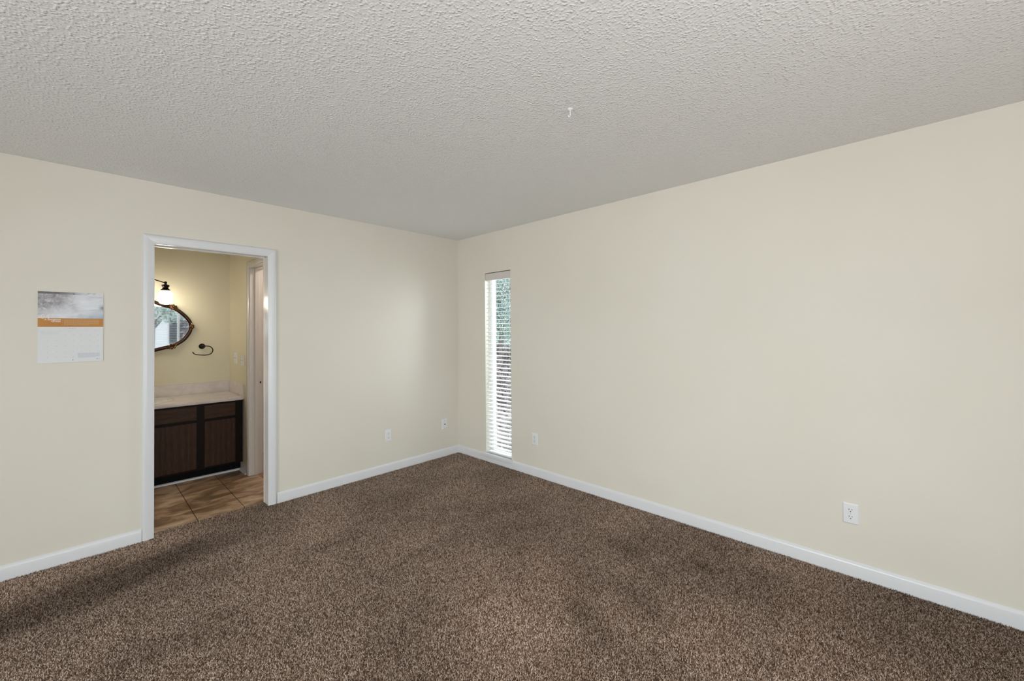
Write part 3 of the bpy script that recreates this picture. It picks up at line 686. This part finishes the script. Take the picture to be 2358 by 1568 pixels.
def make_blind(label, fn, w, ztop, zbot, tilt=0, cords=(.16, .84), wand=None, pitch=.0425):
    c = fn(w/2, .03, zbot)
    t = thing('window_blind', c, label, 'blind')
    def bx(bm, a0, a1, d0, d1, q0, q1, bev=0):
        p, r = fn(a0, d0, q0), fn(a1, d1, q1)
        box(bm, min(p[0], r[0]), max(p[0], r[0]), min(p[1], r[1]), max(p[1], r[1]), q0, q1, bev)
    bm = B(); bx(bm, .003, w-.003, .004, .014, ztop-.080, ztop-.007, .003); link_mesh('valance', bm, VALANCE, t)
    bm = B(); bx(bm, .006, w-.006, .016, .058, ztop-.055, ztop-.008, .002); link_mesh('headrail', bm, SLAT, t)
    bm = B(); z = ztop-.080; zs = []
    while z > zbot+.028:
        zs.append(z); z -= pitch
    for z in zs:
        dz = .025*math.sin(tilt); dd = .025*math.cos(tilt)
        a0, a1 = .008, w-.008
        # slightly crowned slat
        sec = [(-dd, -dz-.0014), (0, .0012), (dd, dz-.0014), (dd, dz+.0014), (0, .0040), (-dd, -dz+.0014)]
        prism(bm, sec, a0, a1, lambda a, p, q: fn(a, .036+p, z+q))
    link_mesh('slats', bm, SLAT, t)
    bm = B(); bx(bm, .008, w-.008, .011, .061, zbot+.002, zbot+.018, .004); link_mesh('bottom_rail', bm, SLAT, t)
    bm = B()
    for cc in cords:
        for d in (.0095, .0625):
            tube(bm, [fn(w*cc, d, ztop-.056), fn(w*cc, d, zbot+.012)], .0011, 6)
    link_mesh('ladder_cord', bm, CORD, t)
    if wand:
        a, q0 = wand
        bm = B(); tube(bm, [fn(a, .0025, ztop-.06), fn(a, .0025, q0)], .0012, 6); tube(bm, [fn(a, .0025, q0), fn(a-.003, .002, q0-.02), fn(a-.004, .002, q0-.075)], [.003, .0045, .0035], 8); link_mesh('cord_tassel', bm, WAND, t, True)
    return t
fr = lambda a, d, z: (d, WY1-a, z)           # right wall: a grows towards the camera
ww = WY1-WY0
w1, bxr = make_window('window_1', 'tall narrow window near the room corner', fr, ww, WZ0, WZ1)
bm = B(); box(bm, .001, .075, WY0, WY1, WZ0, WZ0+.012); box(bm, -.034, .001, WY0-.022, WY1+.050, WZ0-.018, WZ0+.012, .004); link_mesh('window_sill', bm, TRIM, w1)
make_blind('open white faux-wood blind in the tall narrow window', fr, ww, WZ1, .0855, R(6), (.28, .80), (.045, .86))
fb = lambda a, d, z: (BW[0]+a, YB-d, z)
make_window('window_2', 'wide window behind the camera, reflected in the mirror', fb, BW[1]-BW[0], BW[2], BW[3], 1)
make_blind('wide open white blind reflected in the bathroom mirror', fb, BW[1]-BW[0], BW[3], BW[2]+.002, 0, (.15, .36, .64, .85))
fg = lambda a, d, z: (GD[0]+a, YB-d, z)
make_window('added_glass_door', 'added wide glass door behind the camera, opening for fill light', fg, GD[1]-GD[0], GD[2], GD[3], 1)
fs_ = lambda a, d, z: (XS-d, SW[0]+a, z)
make_window('added_side_window', 'added wide window left of the camera, opening for side fill light', fs_, SW[1]-SW[0], SW[2], SW[3], 1)

# ------------------------------------------------------------------ added uplighter behind the camera, fill for the ceiling
UL = (-3.0, -4.75, 1.25)
fl = thing('added_uplighter', (UL[0], UL[1], 0), 'added white uplighter behind the camera to fill the ceiling with light', 'floor lamp')
bm = B(); lathe(bm, [(0, .002), (.14, .002), (.14, .018), (.05, .03), (.012, .045)], (UL[0], UL[1], 0), 32); link_mesh('base', bm, VINYL, fl, True)
bm = B(); tube(bm, [(UL[0], UL[1], .03), (UL[0], UL[1], UL[2]-.09)], .012, 14); link_mesh('pole', bm, VINYL, fl, True)
bm = B(); lathe(bm, [(.012, UL[2]-.10), (.07, UL[2]-.085), (.135, UL[2]-.04), (.17, UL[2]+.01), (.165, UL[2]+.012), (.13, UL[2]-.03), (.065, UL[2]-.075), (0, UL[2]-.08)], (UL[0], UL[1], 0), 40); link_mesh('lamp_shade', bm, VINYL, fl, True)
ld = bpy.data.lights.new('fill_light', 'AREA'); ld.shape = 'DISK'; ld.size = .22; ld.energy = UPW; ld.color = (1, .98, .95)
lo = bpy.data.objects.new('fill_light', ld); COL.objects.link(lo); lo.parent = fl; lo.location = (0, 0, UL[2]-.012); lo.rotation_euler = (math.pi, 0, 0)

# ------------------------------------------------------------------ ceiling hook
hk = thing('ceiling_hook', (-1.418, -2.609, ZC), 'small white swag hook screwed into the popcorn ceiling', 'hook')
bm = B(); lathe(bm, [(.013, ZC), (.012, ZC-.004), (.006, ZC-.008), (.004, ZC-.010)], (-1.418, -2.609, 0), 20); link_mesh('flange', bm, TRIM, hk, True)
dx, dy = -.72, .69                               # hook curls to the left as seen from the camera
hp = [(0, .006), (0, .026), (.0015, .034), (.0055, .0385), (.0095, .036), (.0105, .029)]
bm = B(); tube(bm, smooth_path([(-1.418+dx*u, -2.609+dy*u, ZC-w) for u, w in hp], 6), .0024, 10); link_mesh('hook_stem', bm, TRIM, hk, True)

# ------------------------------------------------------------------ calendar
cl, cr, cb, ctp = -3.191, -2.915, 1.221, 1.6525
zb1, zb0 = 1.492, 1.439
ca = thing('wall_calendar', ((cl+cr)/2, 0, cb), 'paper wall calendar with an orange band hanging left of the doorway', 'calendar')
m = M('calendar_photo_print', (.6, .6, .65, 1), .3)
gx = m.n.new('ShaderNodeSeparateXYZ'); m.L(m.co.outputs['Generated'], gx.inputs[0])
U, V = gx.outputs[0], gx.outputs[2]
nz = m.noise(46, 5, None, .65, .8); nb = m.noise(9, 4, m.mapping((1, 1, 2.6)), .6, .8)
base = m.ramp(nb, [(.25, (.38, .38, .42)), (.5, (.62, .62, .67)), (.75, (.70, .70, .74))])
darkm = m.math('MULTIPLY', m.math('SUBTRACT', 1.0, m.math('MULTIPLY', U, 1.5), True), m.math('MULTIPLY', V, 1.0))
rough_ = m.ramp(nz, [(.35, (.10, .09, .10)), (.55, (.34, .30, .33)), (.7, (.58, .52, .54))])
c1 = m.mix(m.math('MULTIPLY', darkm, 2.6, True), base, rough_)
topd = m.math('MULTIPLY', m.math('SUBTRACT', V, .90, True), 30.0, True)
topm = m.math('MULTIPLY', topd, m.math('ADD', m.math('SUBTRACT', 1.25, m.math('MULTIPLY', U, 1.5)), m.math('MULTIPLY', m.math('SUBTRACT', nz, .5), 2.5), True), True)
c2 = m.mix(topm, c1, (.025, .022, .02, 1))
blue = m.math('MULTIPLY', m.math('MULTIPLY', m.math('SUBTRACT', U, .55, True), 2.2, True), m.math('SUBTRACT', .36, V, True))
c3 = m.mix(m.math('MULTIPLY', blue, 3.0, True), c2, (.22, .30, .40, 1))
rk = m.math('MULTIPLY', m.math('MULTIPLY', m.math('SUBTRACT', U, .92, True), 14, True), m.math('SUBTRACT', 1.0, m.math('MULTIPLY', m.math('ABSOLUTE', m.math('SUBTRACT', V, .42)), 7), True))
m.color(m.mix(rk, c3, (.05, .06, .065, 1))); PHOTO = m.m
m = M('calendar_orange_print', (.50, .20, .02, 1), .5); m.color(m.ramp(m.noise(6, 2), [(.3, (.48, .18, .02)), (.7, (.53, .225, .032))])); ORANGE = m.m
m = M('calendar_white_paper', (.72, .72, .74, 1), .45); m.bump(m.noise(12, 2), .0008, .2); PAPER = m.m
m = M('pale_pink_print', (.74, .62, .60, 1), .4); PINK = m.m
m = M('white_print', (.85, .82, .78, 1), .4); WHITEP = m.m
m = M('grey_print', (.36, .36, .38, 1), .5); GREYP = m.m
m = M('faint_grey_print', (.60, .60, .62, 1), .5); FAINT = m.m
m = M('peach_print', (.66, .47, .27, 1), .5); PEACH = m.m
m = M('blue_print', (.46, .48, .60, 1), .5); BLUEP = m.m
yf = -.0045
bm = B(); box(bm, cl, cr, yf, -.001, zb1, ctp); link_mesh('photo_page', bm, PHOTO, ca)
bm = B(); box(bm, cl, cr, yf-.0002, -.001, zb0, zb1); link_mesh('title_band', bm, ORANGE, ca)
bm = B(); box(bm, cl, cr, yf, -.001, cb, zb0); mp = link_mesh('month_page', bm, PAPER, ca)
def lettering(name, txt, size, x, z, mat, align='LEFT', spacing=1.0, bold=0, par=None):
    bm = text_mesh(txt, size, align, .0002, spacing, bold)
    bmesh.ops.transform(bm, matrix=Matrix.Translation((x, yf-.0006, z)) @ Matrix.Rotation(math.pi/2, 4, 'X'), verts=bm.verts)
    return link_mesh(name, bm, mat, par or ca)
lettering('number_print', '04', .036, cl+.010, zb1-.002, PINK, spacing=1.1, bold=.0008)
lettering('title_print', 'A Gorgeous', .0135, cl+.093, zb1-.0125, WHITEP, 'RIGHT', bold=.0002)
lettering('title_print', 'Grotto', .0135, cl+.093, zb1-.0230, WHITEP, 'RIGHT', bold=.0002)
lettering('month_print', 'A P R I L', .0085, (cl+cr)/2+.003, zb0-.0115, GREYP, 'CENTER', bold=.0001)
bm = B(); rnd = random.Random(3)
for k in range(7):
    z = zb1-.009-k*.0053; x0 = cl+.105; x1 = cr-.018-(0.045 if k == 6 else 0); x = x0
    while x < x1:
        w_ = rnd.uniform(.004, .011); box(bm, x, min(x+w_, x1), yf-.0008, yf-.0002, z, z+.0016); x += w_+.0016
link_mesh('text_lines', bm, PEACH, ca)
bm = B(); box(bm, cl+.0985, cl+.0992, yf-.0008, yf-.0002, zb0+.012, zb1-.008); link_mesh('divider_line', bm, PEACH, ca)
bm = B()
for k in range(7):
    x = cl+.058+k*.030 if k else cl+.020
    box(bm, cl+.012+k*.0365, cl+.030+k*.0365, yf-.0006, yf-.0002, zb0-.026, zb0-.0245)
for k in range(1, 5): box(bm, cl+.012, cr-.012, yf-.0005, yf-.0002, zb0-.030-k*.034, zb0-.0296-k*.034)
for j in range(5):
    for k in range(7):
        if (j == 0 and k < 2) or (j == 4 and k > 3): continue
        x = cl+.036+k*.0355; z = zb0-.052-j*.034
        box(bm, x, x+.006, yf-.0006, yf-.0002, z, z+.0035)
link_mesh('date_grid', bm, FAINT, ca)
bm = B()
for j in range(5):
    for k in range(12): box(bm, cl+.012+k*.0062, cl+.0155+k*.0062, yf-.0006, yf-.0002, zb0-.030-j*.0042, zb0-.0285-j*.0042)
link_mesh('small_month_grid', bm, FAINT, ca)
bm = B(); rnd = random.Random(5)
for k in range(7):
    z = cb+.052-k*.0042; x = cl+.165; x1 = cr-.014-(.02 if k == 6 else 0)
    while x < x1:
        w_ = rnd.uniform(.006, .016); box(bm, x, min(x+w_, x1), yf-.0006, yf-.0002, z, z+.0017); x += w_+.0013
link_mesh('note_lines', bm, BLUEP, ca)
bm = B(); lathe(bm, [(.0045, -.0006), (.0045, 0)], (cr-.026, yf, cb+.0155), 20, 'y', 1.1, .75)
box(bm, cr-.0185, cr-.0125, yf-.0006, yf-.0002, cb+.0145, cb+.0175); link_mesh('emblem', bm, BLUEP, ca)
bm = B(); lathe(bm, [(.0022, -.0008), (.0022, 0)], ((cl+cr)/2+.006, yf, cb+.013), 14, 'y'); link_mesh('punched_hole', bm, SLOT, ca)
bm = B(); lathe(bm, [(.003, -.005), (.003, -.0035), (.001, -.003), (.001, 0)], ((cl+cr)/2+.009, 0, ctp-.010), 12, 'y'); link_mesh('nail', bm, SLOT, ca)

# ------------------------------------------------------------------ outdoors
GZ = -.30
bm = B(); box(bm, .16, 34, -20, 34, GZ-.2, GZ); box(bm, -34, .16, -34, YB-.16, GZ-.2, GZ); box(bm, -34, XS-.16, YB-.16, 34, GZ-.2, GZ)
struct('ground', bm, SOIL, 'leaf-strewn ground outside the windows', 'ground')
def leaf(bm, c, size, rnd):
    d = Vector((rnd.gauss(0, 1), rnd.gauss(0, 1), rnd.gauss(0, 1))).normalized(); e = d.orthogonal().normalized()
    e.rotate(Matrix.Rotation(rnd.uniform(0, 6.28), 3, d)); n_ = d.cross(e)
    a = bm.verts.new(c-d*size*.5); b = bm.verts.new(c+d*size*.5)
    l = bm.verts.new(c+e*size*.24+n_*size*.08); r = bm.verts.new(c-e*size*.24+n_*size*.08)
    bm.faces.new((a, l, b)); bm.faces.new((a, b, r))
rnd = random.Random(11)
bm = B()
for k in range(9000):
    t_ = rnd.random()**.7*13+.6; sl = rnd.uniform(.80, 1.32); x = t_; y = -3.73+(x+3.0)*sl
    leaf(bm, Vector((x, y, GZ+rnd.uniform(.005, .05))), rnd.uniform(.04, .11), rnd)
ll = link_mesh('leaf_litter', bm, LITTER); tag(ll, 'scattered dry leaves on the ground outside the narrow window', 'fallen leaves', kind='stuff')
def tree(name, label, cat, group, x, y, z0, rx, rz, nl, lsize, mat, trunk=.07, seed=1):
    rnd = random.Random(seed)
    t = thing(name, (x, y, GZ), label, cat, group)
    bm = B()
    cen = [(Vector((x+rnd.gauss(0, .5)*rx, y+rnd.gauss(0, .5)*rx, z0+rnd.uniform(0, 1)*rz*2)), rnd.uniform(.25, .5)*rx) for _ in range(max(10, nl//220))]
    for k in range(nl):
        c, r = rnd.choice(cen); d = Vector((rnd.gauss(0, 1), rnd.gauss(0, 1), rnd.gauss(0, 1))).normalized()*r*rnd.random()**.35
        p = c+d
        if p.z < GZ+.05: p.z = GZ+.05+rnd.random()*.2
        leaf(bm, p, lsize*rnd.uniform(.6, 1.3), rnd)
    link_mesh('foliage', bm, mat, t)
    bm = B(); top = z0+rz*1.4
    tube(bm, [(x, y, GZ), (x+.05, y, (GZ+top)/2), (x-.03, y+.04, top)], [trunk, trunk*.75, trunk*.3], 10)
    for k in range(14):
        c, r = cen[k % len(cen)]; s_ = Vector((x, y, max(GZ+.2, c.z-.5*rz)))
        tube(bm, [s_, (s_+c)/2+Vector((0, 0, .05)), c], [trunk*.35, trunk*.22, trunk*.1], 6)
    link_mesh('trunk', bm, BARK, t, True); return t
EV = 'evergreens outside the narrow window'; DR = 'bare shrubs outside the narrow window'
tree('evergreen_tree', 'blue-green evergreen tree nearest the narrow window', 'tree', EV, 5.6, 5.0, 1.1, .95, 1.3, 16000, .06, LEAFG, .07, 2)
tree('evergreen_tree', 'taller evergreen standing behind the nearest one', 'tree', EV, 10.2, 9.6, .9, 1.5, 2.2, 12000, .10, LEAFG, .10, 3)
tree('evergreen_tree', 'far wide evergreen closing the view through the window', 'tree', EV, 17.5, 16.8, .9, 2.6, 3.4, 9000, .22, LEAFG, .14, 4)
tree('dry_shrub', 'pinkish dry shrub low in front of the near evergreen', 'shrub', DR, 3.6, 2.95, -.15, .38, .35, 2200, .06, LEAFD, .02, 5)
tree('dry_shrub', 'pinkish dry shrub further back among the trees', 'shrub', DR, 7.75, 7.2, -.1, .55, .5, 3200, .08, LEAFD, .02, 6)
# what the mirror shows through the window behind the camera
RV = 'trees reflected in the mirror'
tree('garden_tree', 'leafy tree close behind the house, reflected in the mirror', 'tree', RV, -1.5, -10.4, 1.8, 1.2, 1.2, 3800, .10, LEAFG, .09, 8)
tree('garden_tree', 'pinkish tree right of the white house, reflected in the mirror', 'tree', RV, .9, -13.5, 1.2, 1.2, 1.2, 3500, .12, LEAFD, .09, 9)
hs = thing('neighbour_house', (-.6, -19, GZ), 'white house with a grey roof reflected in the mirror', 'house')
bm = B(); box(bm, -3.5, 4.5, -22, -17, GZ, 2.6); link_mesh('wall', bm, SIDING, hs)
bm = B(); prism(bm, [(-22.4, 2.5), (-16.6, 2.5), (-19.5, 4.4)], -3.9, 4.9, lambda a, p, q: (a, p, q)); link_mesh('roof', bm, SHINGLE, hs)
for wx in (-2.4, .2, 2.8):
    bm = B(); box(bm, wx-.5, wx+.5, -17.02, -16.97, .9, 2.1); link_mesh('window', bm, HWIN, hs)
